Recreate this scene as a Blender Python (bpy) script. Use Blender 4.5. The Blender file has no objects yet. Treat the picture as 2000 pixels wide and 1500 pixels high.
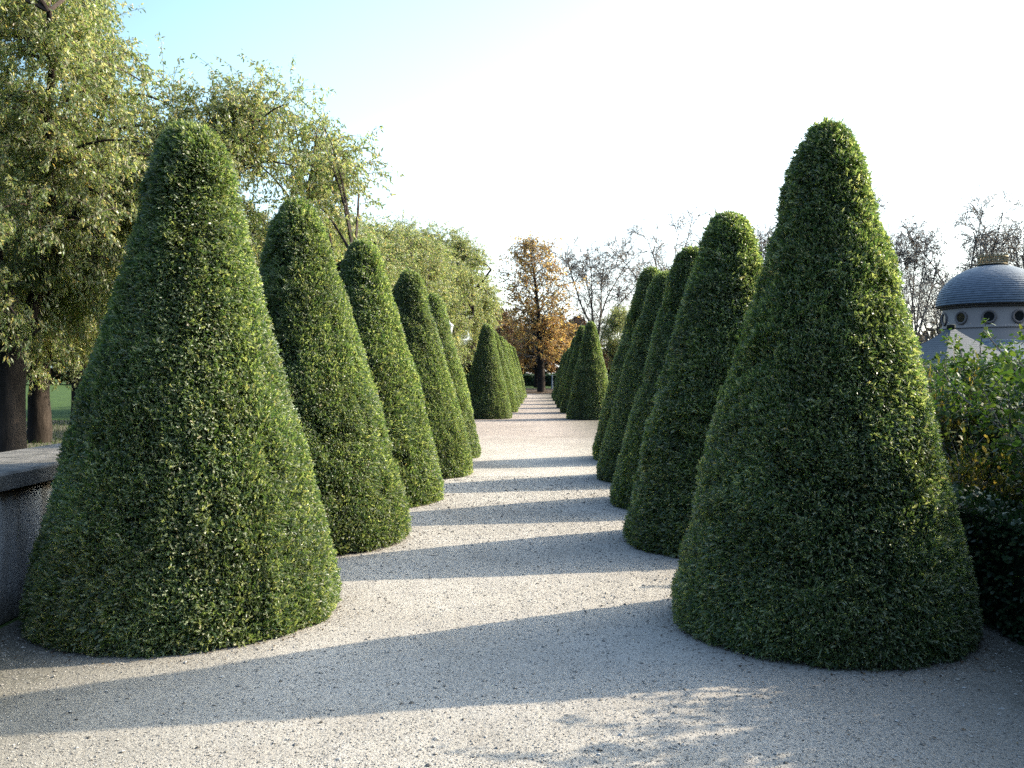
import bpy, math
import numpy as np

R = math.radians
scene = bpy.context.scene
col = scene.collection
CAMH = 1.6
F = 1750.0            # focal length in pixels of the 2000 px wide photograph
SUN_EL, SUN_AZ = R(31), R(19)      # azimuth measured from +X towards +Y

# ------------------------------------------------------------------ helpers
def tag(o, label=None, cat=None, group=None, kind=None):
    if label: o['label'] = label
    if cat: o['category'] = cat
    if group: o['group'] = group
    if kind: o['kind'] = kind
    return o

def empty(name, loc=(0, 0, 0), rz=0.0, scale=(1, 1, 1)):
    o = bpy.data.objects.new(name, None)
    o.location = loc; o.rotation_euler = (0, 0, rz); o.scale = scale
    o.empty_display_size = 0.3
    col.objects.link(o)
    return o

class Geo:
    """collects arrays of faces and links them as one mesh object"""
    def __init__(s): s.V = []; s.F = []; s.n = 0
    def add(s, V, F, mat=0):
        V = np.asarray(V, float).reshape(-1, 3)
        F = np.asarray(F, int)
        s.V.append(V); s.F.append((F + s.n, mat)); s.n += len(V)
    def mesh(s, name, mats, smooth=False):
        V = np.concatenate(s.V)
        loops = np.concatenate([f.ravel() for f, m in s.F])
        tot = np.concatenate([np.full(len(f), f.shape[1]) for f, m in s.F])
        mi = np.concatenate([np.full(len(f), m) for f, m in s.F])
        st = np.concatenate([[0], np.cumsum(tot)[:-1]])
        me = bpy.data.meshes.new(name)
        me.vertices.add(len(V)); me.vertices.foreach_set('co', V.astype(np.float32).ravel())
        me.loops.add(len(loops)); me.loops.foreach_set('vertex_index', loops.astype(np.int32))
        me.polygons.add(len(tot)); me.polygons.foreach_set('loop_start', st.astype(np.int32))
        me.polygons.foreach_set('loop_total', tot.astype(np.int32))
        me.polygons.foreach_set('material_index', mi.astype(np.int32))
        me.polygons.foreach_set('use_smooth', np.full(len(tot), bool(smooth)))
        for m in mats: me.materials.append(m)
        me.update(calc_edges=True); me.validate()
        return me
    def build(s, name, mats, parent=None, smooth=False):
        me = s.mesh(name, mats if isinstance(mats, (list, tuple)) else [mats], smooth)
        o = bpy.data.objects.new(name, me); col.objects.link(o); o.parent = parent
        return o
    def box(s, x0, x1, y0, y1, z0, z1, mat=0):
        V = [(x0,y0,z0),(x1,y0,z0),(x1,y1,z0),(x0,y1,z0),(x0,y0,z1),(x1,y0,z1),(x1,y1,z1),(x0,y1,z1)]
        s.add(V, [(3,2,1,0),(4,5,6,7),(0,1,5,4),(1,2,6,5),(2,3,7,6),(3,0,4,7)], mat)
    def lathe(s, prof, seg=48, mat=0, c=(0,0)):
        a = np.linspace(0, 2*np.pi, seg, endpoint=False)
        V = np.array([[(c[0]+r*np.cos(t), c[1]+r*np.sin(t), z) for t in a] for r, z in prof])
        F = []
        for i in range(len(prof)-1):
            for j in range(seg):
                k = (j+1) % seg
                F.append((i*seg+j, i*seg+k, (i+1)*seg+k, (i+1)*seg+j))
        s.add(V, F, mat)

def nrm(v):
    v = np.asarray(v, float)
    return v/np.maximum(np.linalg.norm(v, axis=-1, keepdims=True), 1e-9)

def tubes(P, Rr, sides=4):
    """P (N,K,3) centre lines, Rr (N,K) radii"""
    P = np.asarray(P, float); Rr = np.asarray(Rr, float)
    N, K, _ = P.shape
    T = nrm(np.gradient(P, axis=1))
    ref = np.where(np.abs(T[:, :1, 2:3]) > 0.9, np.array([[[1., 0, 0]]]), np.array([[[0, 0, 1.]]]))
    A = nrm(np.cross(T, ref)); B = np.cross(T, A)
    t = np.linspace(0, 2*np.pi, sides, endpoint=False)
    V = P[:, :, None] + Rr[:, :, None, None]*(A[:, :, None]*np.cos(t)[None, None, :, None] + B[:, :, None]*np.sin(t)[None, None, :, None])
    i, j = np.meshgrid(np.arange(K-1), np.arange(sides), indexing='ij')
    k = (j+1) % sides
    f = np.stack([i*sides+j, i*sides+k, (i+1)*sides+k, (i+1)*sides+j], -1).reshape(-1, 4)
    Fa = (f[None]+(np.arange(N)*K*sides)[:, None, None]).reshape(-1, 4)
    return V.reshape(-1, 3), Fa

def place(T, faces, pos, xd, nd, sc):
    """copies of template T at pos, x along xd, z along nd"""
    x = nrm(xd); y = nrm(np.cross(nd, x)); z = np.cross(x, y)
    sc = np.asarray(sc, float)
    if sc.ndim == 1: sc = np.repeat(sc[:, None], 3, 1)
    L = T[None]*sc[:, None, :]
    V = pos[:, None]+L[..., 0:1]*x[:, None]+L[..., 1:2]*y[:, None]+L[..., 2:3]*z[:, None]
    k = len(T); out = []
    for f in faces:
        f = np.asarray(f)
        out.append((f[None]+(np.arange(len(pos))*k)[:, None, None]).reshape(-1, f.shape[1]))
    return V.reshape(-1, 3), out

def add_leaves(g, T, faces, pos, xd, nd, sc, mat=0):
    V, Fs = place(T, faces, pos, xd, nd, sc)
    n0 = g.n; g.V.append(V); g.n += len(V)
    for f in Fs: g.F.append((f+n0, mat))

# leaf templates, length 1 along x
SPRIG = np.array([(0,-.04,0),(0,.04,0),(.35,-.105,.12),(.35,.105,.12),(.72,-.09,.10),(.72,.09,.10),(1,-.025,-.08),(1,.025,-.08)])
SPRIG_F = [[(0,2,3,1),(2,4,5,3),(4,6,7,5)]]
def _spray():
    xs = [0, .33, .66, 1.0]; zs = [0, .075, .085, -.03]; hw = [.035, .035, .03, .015]
    V = []
    for x, z, w in zip(xs, zs, hw): V += [(x, -w, z), (x, w, z)]
    q = [(2*i, 2*i+2, 2*i+3, 2*i+1) for i in range(3)]; t = []
    for i, (tx, ty) in enumerate([(.46, .23), (.80, .22), (1.06, .15)]):
        n = len(V); V += [(tx, -ty, zs[i+1]-.05), (tx, ty, zs[i+1]-.05)]
        t += [(2*i, n, 2*i+2), (2*i+1, 2*i+3, n+1)]
    return np.array(V), [q, t]
SPRAY, SPRAY_F = _spray()
BLADE_F = [[(0,2,3,1)], [(2,4,3)]]
LEAF = np.array([(0,0,0),(.4,-.17,.02),(.4,.17,.02),(.75,-.10,-.08),(.75,.10,-.08),(1,0,-.24)])
LEAF_F = [[(0,1,2),(3,5,4)], [(1,3,4,2)]]
BROAD = np.array([(0,0,0),(.3,-.28,.04),(.3,.28,.04),(.75,-.2,-.05),(.75,.2,-.05),(1,0,-.14)])
BROAD_F = [[(0,1,2),(3,5,4)], [(1,3,4,2)]]

def wob3(p, f, seed):
    r = np.random.default_rng(seed); o = np.zeros(len(p))
    for k in range(7):
        d = nrm(r.normal(size=3))*f*r.uniform(.5, 1.6)
        o += np.sin(p@d + r.uniform(0, 6.28))
    return o/7*1.6

# ------------------------------------------------------------------ materials
def new_mat(name):
    m = bpy.data.materials.new(name); m.use_nodes = True
    nt = m.node_tree; nt.nodes.clear()
    return m, nt
def N(nt, typ, **kw):
    n = nt.nodes.new(typ)
    for k, v in kw.items():
        if hasattr(n, k) and not k in n.inputs: setattr(n, k, v)
        else: n.inputs[k].default_value = v
    return n
def ramp(nt, fac, stops, interp='LINEAR'):
    n = nt.nodes.new('ShaderNodeValToRGB'); cr = n.color_ramp; cr.interpolation = interp
    while len(cr.elements) < len(stops): cr.elements.new(0.5)
    for e, (p, c) in zip(cr.elements, stops):
        e.position = p; e.color = (*c, 1)
    nt.links.new(fac, n.inputs[0]); return n.outputs[0]
def mix(nt, fac, a, b, mode='MIX'):
    n = nt.nodes.new('ShaderNodeMix'); n.data_type = 'RGBA'; n.blend_type = mode
    for s, v in ((n.inputs[0], fac), (n.inputs[6], a), (n.inputs[7], b)):
        if hasattr(v, 'links'): nt.links.new(v, s)
        elif isinstance(v, (int, float)): s.default_value = v
        else: s.default_value = (*v, 1)
    return n.outputs[2]
def noise(nt, vec, scale, detail=4, rough=.6):
    n = N(nt, 'ShaderNodeTexNoise'); n.inputs['Scale'].default_value = scale
    n.inputs['Detail'].default_value = detail; n.inputs['Roughness'].default_value = rough
    nt.links.new(vec, n.inputs['Vector']); return n.outputs['Fac']
def coords(nt, kind='Object'):
    return nt.nodes.new('ShaderNodeTexCoord').outputs[kind]

def leaf_mat(name, stops, rough=.38, spec=.5, trans=.25, tcol=(1.25, 1.35, .6), patch=(.7, 1.25), pscale=1.6, brown=None):
    m, nt = new_mat(name)
    geo = nt.nodes.new('ShaderNodeNewGeometry')
    c = ramp(nt, geo.outputs['Random Per Island'], stops)
    oi = nt.nodes.new('ShaderNodeObjectInfo')
    va = N(nt, 'ShaderNodeVectorMath', operation='ADD')
    nt.links.new(coords(nt), va.inputs[0]); nt.links.new(oi.outputs['Random'], va.inputs[1])
    nz = noise(nt, va.outputs[0], pscale, 3)
    pv = ramp(nt, nz, [(.3, (patch[0],)*3), (.7, (patch[1],)*3)])
    c = mix(nt, 1.0, c, pv, 'MULTIPLY')
    if brown:
        vb = N(nt, 'ShaderNodeVectorMath', operation='SCALE'); nt.links.new(va.outputs[0], vb.inputs[0]); vb.inputs[3].default_value = 1.7
        b1 = noise(nt, vb.outputs[0], 2.6, 4, .65)
        c = mix(nt, ramp(nt, b1, [(.54, (0, 0, 0)), (.72, (.32, .32, .32))]), c, brown)
    p = N(nt, 'ShaderNodeBsdfPrincipled'); nt.links.new(c, p.inputs['Base Color'])
    p.inputs['Roughness'].default_value = rough; p.inputs['Specular IOR Level'].default_value = spec
    t = N(nt, 'ShaderNodeBsdfTranslucent')
    nt.links.new(mix(nt, 1.0, c, tcol, 'MULTIPLY'), t.inputs['Color'])
    ms = N(nt, 'ShaderNodeMixShader'); ms.inputs[0].default_value = trans
    nt.links.new(p.outputs[0], ms.inputs[1]); nt.links.new(t.outputs[0], ms.inputs[2])
    o = N(nt, 'ShaderNodeOutputMaterial'); nt.links.new(ms.outputs[0], o.inputs[0])
    return m

def solid_mat(name, c1, c2, scale=4, rough=.8, bump=.3, bscale=30, stretch=(1,1,1), spec=.3, metal=0):
    m, nt = new_mat(name)
    mp = N(nt, 'ShaderNodeMapping'); nt.links.new(coords(nt), mp.inputs[0]); mp.inputs['Scale'].default_value = stretch
    f = noise(nt, mp.outputs[0], scale, 6)
    c = ramp(nt, f, [(.3, c1), (.7, c2)])
    p = N(nt, 'ShaderNodeBsdfPrincipled'); nt.links.new(c, p.inputs['Base Color'])
    p.inputs['Roughness'].default_value = rough; p.inputs['Specular IOR Level'].default_value = spec; p.inputs['Metallic'].default_value = metal
    b = N(nt, 'ShaderNodeBump'); b.inputs['Strength'].default_value = bump; b.inputs['Distance'].default_value = .03
    nt.links.new(noise(nt, mp.outputs[0], bscale, 5), b.inputs['Height']); nt.links.new(b.outputs[0], p.inputs['Normal'])
    o = N(nt, 'ShaderNodeOutputMaterial'); nt.links.new(p.outputs[0], o.inputs[0])
    return m

def gravel_mat():
    m, nt = new_mat('gravel')
    v = coords(nt)
    big = noise(nt, v, .55, 5); mid = noise(nt, v, 5, 6, .7); fine = noise(nt, v, 55, 4, .75)
    vo = N(nt, 'ShaderNodeTexVoronoi'); vo.inputs['Scale'].default_value = 75; nt.links.new(v, vo.inputs['Vector'])
    stone = ramp(nt, vo.outputs['Color'], [(.0, (.45, .41, .36)), (.45, (.80, .73, .625)), (.75, (.87, .805, .70)), (1, (.90, .85, .76))])
    dust = ramp(nt, mid, [(.28, (.68, .615, .515)), (.72, (.89, .815, .70))])
    c = mix(nt, .5, stone, dust)
    c = mix(nt, 1.0, c, ramp(nt, big, [(.28, (.70, .68, .66)), (.42, (.93, .925, .915)), (.6, (1.06, 1.06, 1.06))]), 'MULTIPLY')
    c = mix(nt, 1.0, c, ramp(nt, fine, [(.30, (.35, .33, .30)), (.44, (1, 1, 1))]), 'MULTIPLY')
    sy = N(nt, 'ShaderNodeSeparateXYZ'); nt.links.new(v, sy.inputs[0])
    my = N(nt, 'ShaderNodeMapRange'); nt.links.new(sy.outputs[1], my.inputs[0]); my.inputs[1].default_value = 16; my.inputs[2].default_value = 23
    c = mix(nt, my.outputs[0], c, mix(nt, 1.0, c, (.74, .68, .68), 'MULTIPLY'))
    # margins of dirt and leaf mould beside hedge and wall, shade painted in too
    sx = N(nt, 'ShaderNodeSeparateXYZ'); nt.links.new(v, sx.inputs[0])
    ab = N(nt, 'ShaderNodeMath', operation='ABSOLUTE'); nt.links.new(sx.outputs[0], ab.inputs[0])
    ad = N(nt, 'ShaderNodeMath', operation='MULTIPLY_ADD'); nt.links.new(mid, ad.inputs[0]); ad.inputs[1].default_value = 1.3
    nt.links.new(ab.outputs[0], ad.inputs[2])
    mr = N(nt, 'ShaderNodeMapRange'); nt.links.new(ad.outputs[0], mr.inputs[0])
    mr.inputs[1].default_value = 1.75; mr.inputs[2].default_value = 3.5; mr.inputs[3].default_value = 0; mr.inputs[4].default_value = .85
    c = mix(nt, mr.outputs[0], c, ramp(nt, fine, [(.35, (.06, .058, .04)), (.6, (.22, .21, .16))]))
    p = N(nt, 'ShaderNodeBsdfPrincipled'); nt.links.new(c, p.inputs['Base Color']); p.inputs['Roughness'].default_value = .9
    p.inputs['Specular IOR Level'].default_value = .05
    und = N(nt, 'ShaderNodeBump'); und.inputs['Strength'].default_value = .5; und.inputs['Distance'].default_value = .05
    nt.links.new(noise(nt, v, 2.6, 3, .5), und.inputs['Height'])
    b = N(nt, 'ShaderNodeBump'); b.inputs['Strength'].default_value = .8; b.inputs['Distance'].default_value = .018; nt.links.new(und.outputs[0], b.inputs['Normal'])
    h = N(nt, 'ShaderNodeMath', operation='MULTIPLY_ADD'); nt.links.new(fine, h.inputs[0]); h.inputs[1].default_value = 1.0
    nt.links.new(mid, h.inputs[2]); nt.links.new(h.outputs[0], b.inputs['Height']); nt.links.new(b.outputs[0], p.inputs['Normal'])
    o = N(nt, 'ShaderNodeOutputMaterial'); nt.links.new(p.outputs[0], o.inputs[0])
    return m

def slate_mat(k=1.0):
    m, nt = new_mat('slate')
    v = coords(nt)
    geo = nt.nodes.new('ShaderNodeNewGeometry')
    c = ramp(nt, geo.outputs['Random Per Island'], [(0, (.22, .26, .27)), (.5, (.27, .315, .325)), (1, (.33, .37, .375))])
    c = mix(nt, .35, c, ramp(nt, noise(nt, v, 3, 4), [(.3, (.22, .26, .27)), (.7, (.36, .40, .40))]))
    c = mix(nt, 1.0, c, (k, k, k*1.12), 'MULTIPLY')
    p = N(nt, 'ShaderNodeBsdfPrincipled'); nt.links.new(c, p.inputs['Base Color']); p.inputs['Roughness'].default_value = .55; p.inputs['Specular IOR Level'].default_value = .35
    o = N(nt, 'ShaderNodeOutputMaterial'); nt.links.new(p.outputs[0], o.inputs[0])
    return m

M = {}
M['yew'] = leaf_mat('yew_leaf', [(0, (.06, .12, .048)), (.45, (.165, .235, .10)), (.8, (.40, .45, .23)), (.97, (.58, .58, .38)), (1, (.46, .38, .22))], rough=.36, spec=.9, trans=.40, tcol=(2.0, 2.1, 1.0), brown=(.12, .10, .04), patch=(.75, 1.25))
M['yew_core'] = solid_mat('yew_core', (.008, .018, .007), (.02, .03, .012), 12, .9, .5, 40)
M['cherry'] = leaf_mat('cherry_leaf', [(0, (.16, .25, .09)), (.5, (.34, .41, .19)), (.8, (.54, .54, .34)), (.95, (.68, .60, .41)), (1, (.62, .42, .14))], rough=.36, spec=1.0, trans=.48, tcol=(1.7, 1.65, .95), patch=(.75, 1.25), pscale=.8)
M['chestnut'] = leaf_mat('chestnut_leaf', [(0, (.38, .24, .13)), (.5, (.66, .46, .24)), (.8, (.78, .60, .27)), (1, (.80, .72, .28))], rough=.55, spec=.3, trans=.5, tcol=(1.4, 1.25, .8), patch=(.6, 1.4), pscale=.5)
M['rust'] = leaf_mat('rust_leaf', [(0, (.24, .15, .10)), (.6, (.38, .25, .16)), (1, (.48, .35, .20))], rough=.6, spec=.3, trans=.3, tcol=(1.3, 1.0, .6))
M['dry'] = leaf_mat('dry_leaf', [(0, (.34, .28, .23)), (.6, (.48, .39, .31)), (1, (.56, .44, .32))], rough=.6, spec=.3, trans=.3, tcol=(1.1, 1, .8))
M['shrub'] = leaf_mat('shrub_leaf', [(0, (.05, .11, .03)), (.5, (.10, .18, .05)), (.9, (.19, .26, .07)), (1, (.30, .30, .08))], rough=.48, spec=.5, trans=.35, pscale=1.2)
M['gold_shrub'] = leaf_mat('golden_leaf', [(0, (.10, .16, .045)), (.5, (.20, .23, .07)), (.85, (.36, .33, .11)), (1, (.52, .44, .14))], rough=.45, spec=.5, trans=.4, tcol=(1.3, 1.1, .5))
M['box'] = leaf_mat('box_leaf', [(0, (.03, .065, .028)), (.6, (.055, .11, .042)), (1, (.09, .15, .06))], rough=.4, spec=.5, trans=.15)
M['wood'] = leaf_mat('wood_leaf', [(0, (.02, .025, .012)), (.5, (.045, .045, .02)), (1, (.11, .075, .03))], rough=.6, spec=.2, trans=.2, pscale=.15)
M['bark'] = solid_mat('bark', (.035, .026, .02), (.12, .09, .07), 5, .9, .8, 14, (1, 1, .25))
M['pale_bark'] = solid_mat('pale_bark', (.30, .25, .20), (.48, .40, .33), 3, .9, .5, 12, (1, 1, .3))
M['twig'] = solid_mat('twig', (.40, .32, .25), (.58, .48, .38), 3, .85, .1, 20)
M['cherry_twig'] = solid_mat('cherry_twig', (.09, .06, .045), (.2, .15, .12), 3, .7, .1, 20)
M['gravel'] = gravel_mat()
M['stone'] = solid_mat('grey_stone', (.14, .135, .12), (.38, .355, .32), 5, .85, .5, 50)
M['plaster'] = solid_mat('grey_plaster', (.36, .36, .355), (.60, .59, .57), 2.2, .9, .25, 40)
def plaster_mat():
    m, nt = new_mat('stained_plaster'); v = coords(nt)
    mp = N(nt, 'ShaderNodeMapping'); nt.links.new(v, mp.inputs[0]); mp.inputs['Scale'].default_value = (3, 3, .35)
    c = ramp(nt, noise(nt, v, 2.4, 6), [(.3, (.82, .82, .80)), (.7, (.95, .94, .91))])
    c = mix(nt, 1.0, c, ramp(nt, noise(nt, mp.outputs[0], 2.2, 5, .7), [(.35, (.62, .58, .53)), (.62, (1, 1, 1))]), 'MULTIPLY')
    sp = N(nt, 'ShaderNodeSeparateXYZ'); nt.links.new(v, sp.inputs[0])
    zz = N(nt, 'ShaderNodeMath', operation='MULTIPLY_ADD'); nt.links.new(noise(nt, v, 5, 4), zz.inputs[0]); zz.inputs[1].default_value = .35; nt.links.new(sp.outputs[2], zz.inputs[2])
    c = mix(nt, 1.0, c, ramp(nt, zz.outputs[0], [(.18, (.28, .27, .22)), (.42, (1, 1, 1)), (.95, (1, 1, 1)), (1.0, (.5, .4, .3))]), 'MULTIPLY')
    p = N(nt, 'ShaderNodeBsdfPrincipled'); nt.links.new(c, p.inputs['Base Color']); p.inputs['Roughness'].default_value = .9
    b = N(nt, 'ShaderNodeBump'); b.inputs['Strength'].default_value = .35; b.inputs['Distance'].default_value = .02
    nt.links.new(noise(nt, v, 28, 6, .7), b.inputs['Height']); nt.links.new(b.outputs[0], p.inputs['Normal'])
    o = N(nt, 'ShaderNodeOutputMaterial'); nt.links.new(p.outputs[0], o.inputs[0]); return m
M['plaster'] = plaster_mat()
M['lawn'] = solid_mat('lawn_green', (.045, .085, .018), (.10, .17, .035), 1.2, .95, .6, 60)
M['soil'] = solid_mat('leaf_strewn_soil', (.09, .06, .04), (.17, .12, .08), 1.0, .95, .6, 30)
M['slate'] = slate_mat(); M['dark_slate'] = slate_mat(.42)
M['pink'] = solid_mat('pink_render', (.92, .72, .61), (.96, .79, .68), 1.5, .85, .1, 30)
M['trim'] = solid_mat('sandstone_trim', (.42, .33, .29), (.52, .42, .37), 3, .8, .1, 30)
M['gold'] = solid_mat('gilded_metal', (.50, .38, .20), (.68, .54, .34), 5, .5, .1, 30, metal=.2)
M['pane'] = solid_mat('dark_glass', (.015, .018, .02), (.03, .035, .04), 2, .15, 0, 10, spec=.6)
M['iron'] = solid_mat('dark_iron', (.015, .018, .018), (.03, .035, .033), 6, .5, .1, 30)
M['white'] = solid_mat('white_paint', (.72, .72, .7), (.8, .8, .78), 4, .5, .05, 30)
M['pebble'] = leaf_mat('pebble', [(0, (.22, .20, .17)), (.2, (.42, .38, .32)), (.6, (.64, .58, .49)), (.9, (.78, .72, .62)), (1, (.88, .84, .76))], rough=.8, spec=.3, trans=0.0, patch=(.9, 1.1))
M['litter'] = leaf_mat('litter', [(0, (.07, .045, .03)), (.5, (.13, .085, .05)), (.9, (.24, .15, .08)), (1, (.34, .25, .10))], rough=.7, spec=.2, trans=.1)
M['grass'] = leaf_mat('grass_blade', [(0, (.045, .09, .02)), (.6, (.09, .16, .035)), (1, (.16, .2, .06))], rough=.5, spec=.3, trans=.3)

# ------------------------------------------------------------------ ground
def grid_sheet(name, x0, x1, y0, y1, z, mat, nx=1, ny=1):
    xs = np.linspace(x0, x1, nx+1); ys = np.linspace(y0, y1, ny+1)
    X, Y = np.meshgrid(xs, ys)
    V = np.stack([X, Y, np.full_like(X, z)], -1).reshape(-1, 3)
    i, j = np.meshgrid(np.arange(ny), np.arange(nx), indexing='ij')
    a = i*(nx+1)+j
    g = Geo(); g.add(V, np.stack([a, a+1, a+nx+2, a+nx+1], -1).reshape(-1, 4))
    o = g.build(name, mat); tag(o, kind='structure'); return o

# alley axis: X = AX(Y)
def AX(y): return 0.02+0.0175*y if y > 0 else .02

grid_sheet('ground', -700, 700, -60, 1500, -0.008, M['lawn'])
gp = Geo()
def strip(pts, z):
    V = [(x, y, z) for x, y in pts]; gp.add(V, [tuple(range(len(pts)))])
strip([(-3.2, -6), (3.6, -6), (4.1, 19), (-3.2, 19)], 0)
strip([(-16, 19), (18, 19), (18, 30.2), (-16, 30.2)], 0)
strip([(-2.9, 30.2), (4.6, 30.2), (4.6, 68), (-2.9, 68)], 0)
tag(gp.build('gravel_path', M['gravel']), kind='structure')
grid_sheet('soil', -14, 20, 68, 92, -0.004, M['soil'])

# ------------------------------------------------------------------ clipped yew cones
PT = np.array([0, .015, .05, .2, .41, .576, .72, .83, .90, .945, .975, .99, 1.0])
PR = np.array([.985, .998, 1.0, .880, .712, .548, .418, .328, .262, .210, .152, .098, 0.0])
def yew_mesh(seed, H, Rb, n, size, name):
    rng = np.random.default_rng(seed)
    tt = np.linspace(0, 1, 500); rr = np.interp(tt, PT, PR)*Rb
    zz = tt*H
    ds = np.hypot(np.diff(rr), np.diff(zz)); w = ds*np.maximum((rr[1:]+rr[:-1])/2, .02)
    cdf = np.concatenate([[0], np.cumsum(w)]); cdf /= cdf[-1]
    t = np.interp(rng.random(n), cdf, tt)
    a = rng.random(n)*2*np.pi
    r = np.interp(t, PT, PR)*Rb
    dr = (np.interp(np.minimum(t+.01, 1), PT, PR)-np.interp(np.maximum(t-.01, 0), PT, PR))*Rb/((np.minimum(t+.01, 1)-np.maximum(t-.01, 0))*H)
    radial = np.stack([np.cos(a), np.sin(a), np.zeros(n)], -1)
    nor = nrm(radial+np.array([0, 0, 1.])*(-dr)[:, None])
    base = radial*r[:, None]; base[:, 2] = t*H
    bump = wob3(base, 3.0, seed+1)*.026+wob3(base, 10.0, seed+2)*.015+wob3(base, 30.0, seed+3)*.014+wob3(base, 62.0, seed+4)*.008
    depth = rng.random(n)**1.3*.08
    pos = base+nor*(bump-depth+.005)[:, None]
    pos[:, 2] = np.maximum(pos[:, 2], .01)
    # thin patches and dents where the shears cut deep
    thin = np.clip((wob3(base, 6.5, seed+6)+.6*wob3(base, 17., seed+7)-.42)/.35, 0, 1)
    pos -= nor*(thin*.026)[:, None]
    ok = rng.random(n) > thin*.55
    pos, nor, base, a, t = pos[ok], nor[ok], base[ok], a[ok], t[ok]; n = len(pos)
    g = Geo()
    # core
    S, K = 40, 28
    ct = np.linspace(0, .992, K); ca = np.linspace(0, 2*np.pi, S, endpoint=False)
    cr = np.maximum(np.interp(ct, PT, PR)*Rb-.085, .004)
    Vc = np.array([[(cr[i]*np.cos(x), cr[i]*np.sin(x), max(ct[i]*H-.06, 0.0)) for x in ca] for i in range(K)])
    Fc = [(i*S+j, i*S+(j+1) % S, (i+1)*S+(j+1) % S, (i+1)*S+j) for i in range(K-1) for j in range(S)]
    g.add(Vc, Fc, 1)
    ang = 3.0*wob3(base, 4.5, seed+5)+rng.normal(size=n)*1.5
    e1 = nrm(np.cross(nor, np.array([[0, 0, 1.]]))); e2 = np.cross(e1, nor)
    tang = e1*np.cos(ang)[:, None]+e2*np.sin(ang)[:, None]
    tang[:, 2] += .1
    # sprigs comb along a slowly turning direction so that the surface shows tufts
    up = np.array([[0, 0, 1.]])
    xd = nrm(nor*rng.uniform(.3, 1.2, n)[:, None]+tang*rng.uniform(.4, 1.0, n)[:, None]+up*.1)
    nd = nrm(up*.4+nor*.6+rng.normal(size=(n, 3))*.6)
    s = size*rng.uniform(.6, 1.35, n)
    f = int(n*.5)
    add_leaves(g, SPRIG, SPRIG_F, pos[:f], xd[:f], nd[:f], s[:f], 0)
    add_leaves(g, SPRAY, SPRAY_F, pos[f:], xd[f:], nd[f:], s[f:]*1.2, 0)
    # longer shoots that escaped the shears
    m = n//160
    k = rng.choice(n, m, replace=False)
    add_leaves(g, SPRIG, SPRIG_F, base[k]+nor[k]*.0, nrm(nor[k]+rng.normal(size=(m, 3))*.5), nd[k], size*rng.uniform(1.0, 1.7, m), 0)
    # skirt lying on the gravel
    q = n//25
    aa = rng.random(q)*2*np.pi; rad = np.stack([np.cos(aa), np.sin(aa), np.zeros(q)], -1)
    p = rad*(Rb*.955-rng.random(q)[:, None]*.1); p[:, 2] = rng.random(q)*.07+.012
    xd = nrm(rad+rng.normal(size=(q, 3))*.6); xd[:, 2] = np.abs(xd[:, 2])*.6
    add_leaves(g, SPRIG, SPRIG_F, p, xd, np.array([[0, 0, 1.]])+rng.normal(size=(q, 3))*.5, size*rng.uniform(.7, 1.3, q), 0)
    return g.mesh(name, [M['yew'], M['yew_core']])

H0, R0 = 3.3, 1.0
ym = [yew_mesh(11, H0, R0, 290000, .031, 'yew_cone'), yew_mesh(23, H0, R0, 290000, .031, 'yew_cone'), yew_mesh(37, H0, R0, 160000, .038, 'yew_cone')]
ordn = ['nearest', 'second', 'third', 'fourth', 'fifth']
left = [(-2.17, 5.99, .955, 3.26), (-2.02, 8.60, .99, 3.28), (-1.87, 11.3, .97, 3.27), (-1.60, 14.2, .93, 3.22), (-1.53, 17.0, .90, 3.12)]
right = [(1.95, 5.68, .90, 3.20), (2.07, 8.45, .96, 3.12), (2.19, 10.9, .95, 3.12), (2.28, 13.5, .95, 3.13), (2.52, 16.6, .98, 3.55)]
def cone(i, x, y, r, h, rz, label, group):
    o = bpy.data.objects.new('yew_cone', ym[i]); col.objects.link(o)
    q = math.sin(x*37.7+y*91.3)
    o.location = (x, y, 0); o.rotation_euler = (.012*q, .012*math.cos(7*q), rz); o.scale = (r/R0*(1+.02*q), r/R0*(1-.02*q), h/H0)
    tag(o, label, 'topiary', group)
ll = ['large clipped yew cone on the left, nearest the camera beside the low stone wall',
      'clipped yew cone standing directly behind the large near left one, broad shaded left face',
      'third clipped yew cone of the near left row, narrow between its two neighbours',
      'fourth clipped yew cone of the near left row, dark blunt left shoulder',
      'last clipped yew cone of the near left row, at the edge of the gravel crossing']
rl = ['large dark clipped yew cone on the right, nearest the camera beside the low box hedge',
      'dark clipped yew cone directly behind the large near right one, rounded lit top',
      'third clipped yew cone of the near right row, mostly hidden behind the second',
      'fourth clipped yew cone of the near right row, with blunt sunlit tip',
      'tall last clipped yew cone of the near right row, at the gravel crossing']
for k, (x, y, r, h) in enumerate(left):
    cone([0, 1, 2, 0, 1][k], x, y, r, h, [0.3, 2.1, 4.0, 1.2, 5.1][k], ll[k], 'clipped yew cones lining the near path')
for k, (x, y, r, h) in enumerate(right):
    cone([1, 2, 0, 1, 2][k], x, y, r, h, [1.0, 3.3, 2.2, 4.4, 0.5][k], rl[k], 'clipped yew cones lining the near path')
fy = [31.6, 36.5, 41.5, 46.5, 52, 57.5]
fl = ['first far clipped yew cone left of the path beyond the gravel crossing', 'second far yew cone of the left row beyond the gravel crossing',
      'third far yew cone of the left row beyond the crossing', 'fourth far yew cone of the left row beyond the crossing',
      'fifth far yew cone of the left row beyond the crossing', 'farthest yew cone of the left row, before the brown chestnut tree']
for k, y in enumerate(fy):
    x = -.92+(y-31.6)*.034
    cone(2 if k else 0, x, y, [.90, .95, .95, .97, .95, .95][k], [3.33, 3.3, 3.3, 3.33, 3.3, 3.3][k], k*1.3, fl[k], 'clipped yew cones lining the far path')
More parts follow.
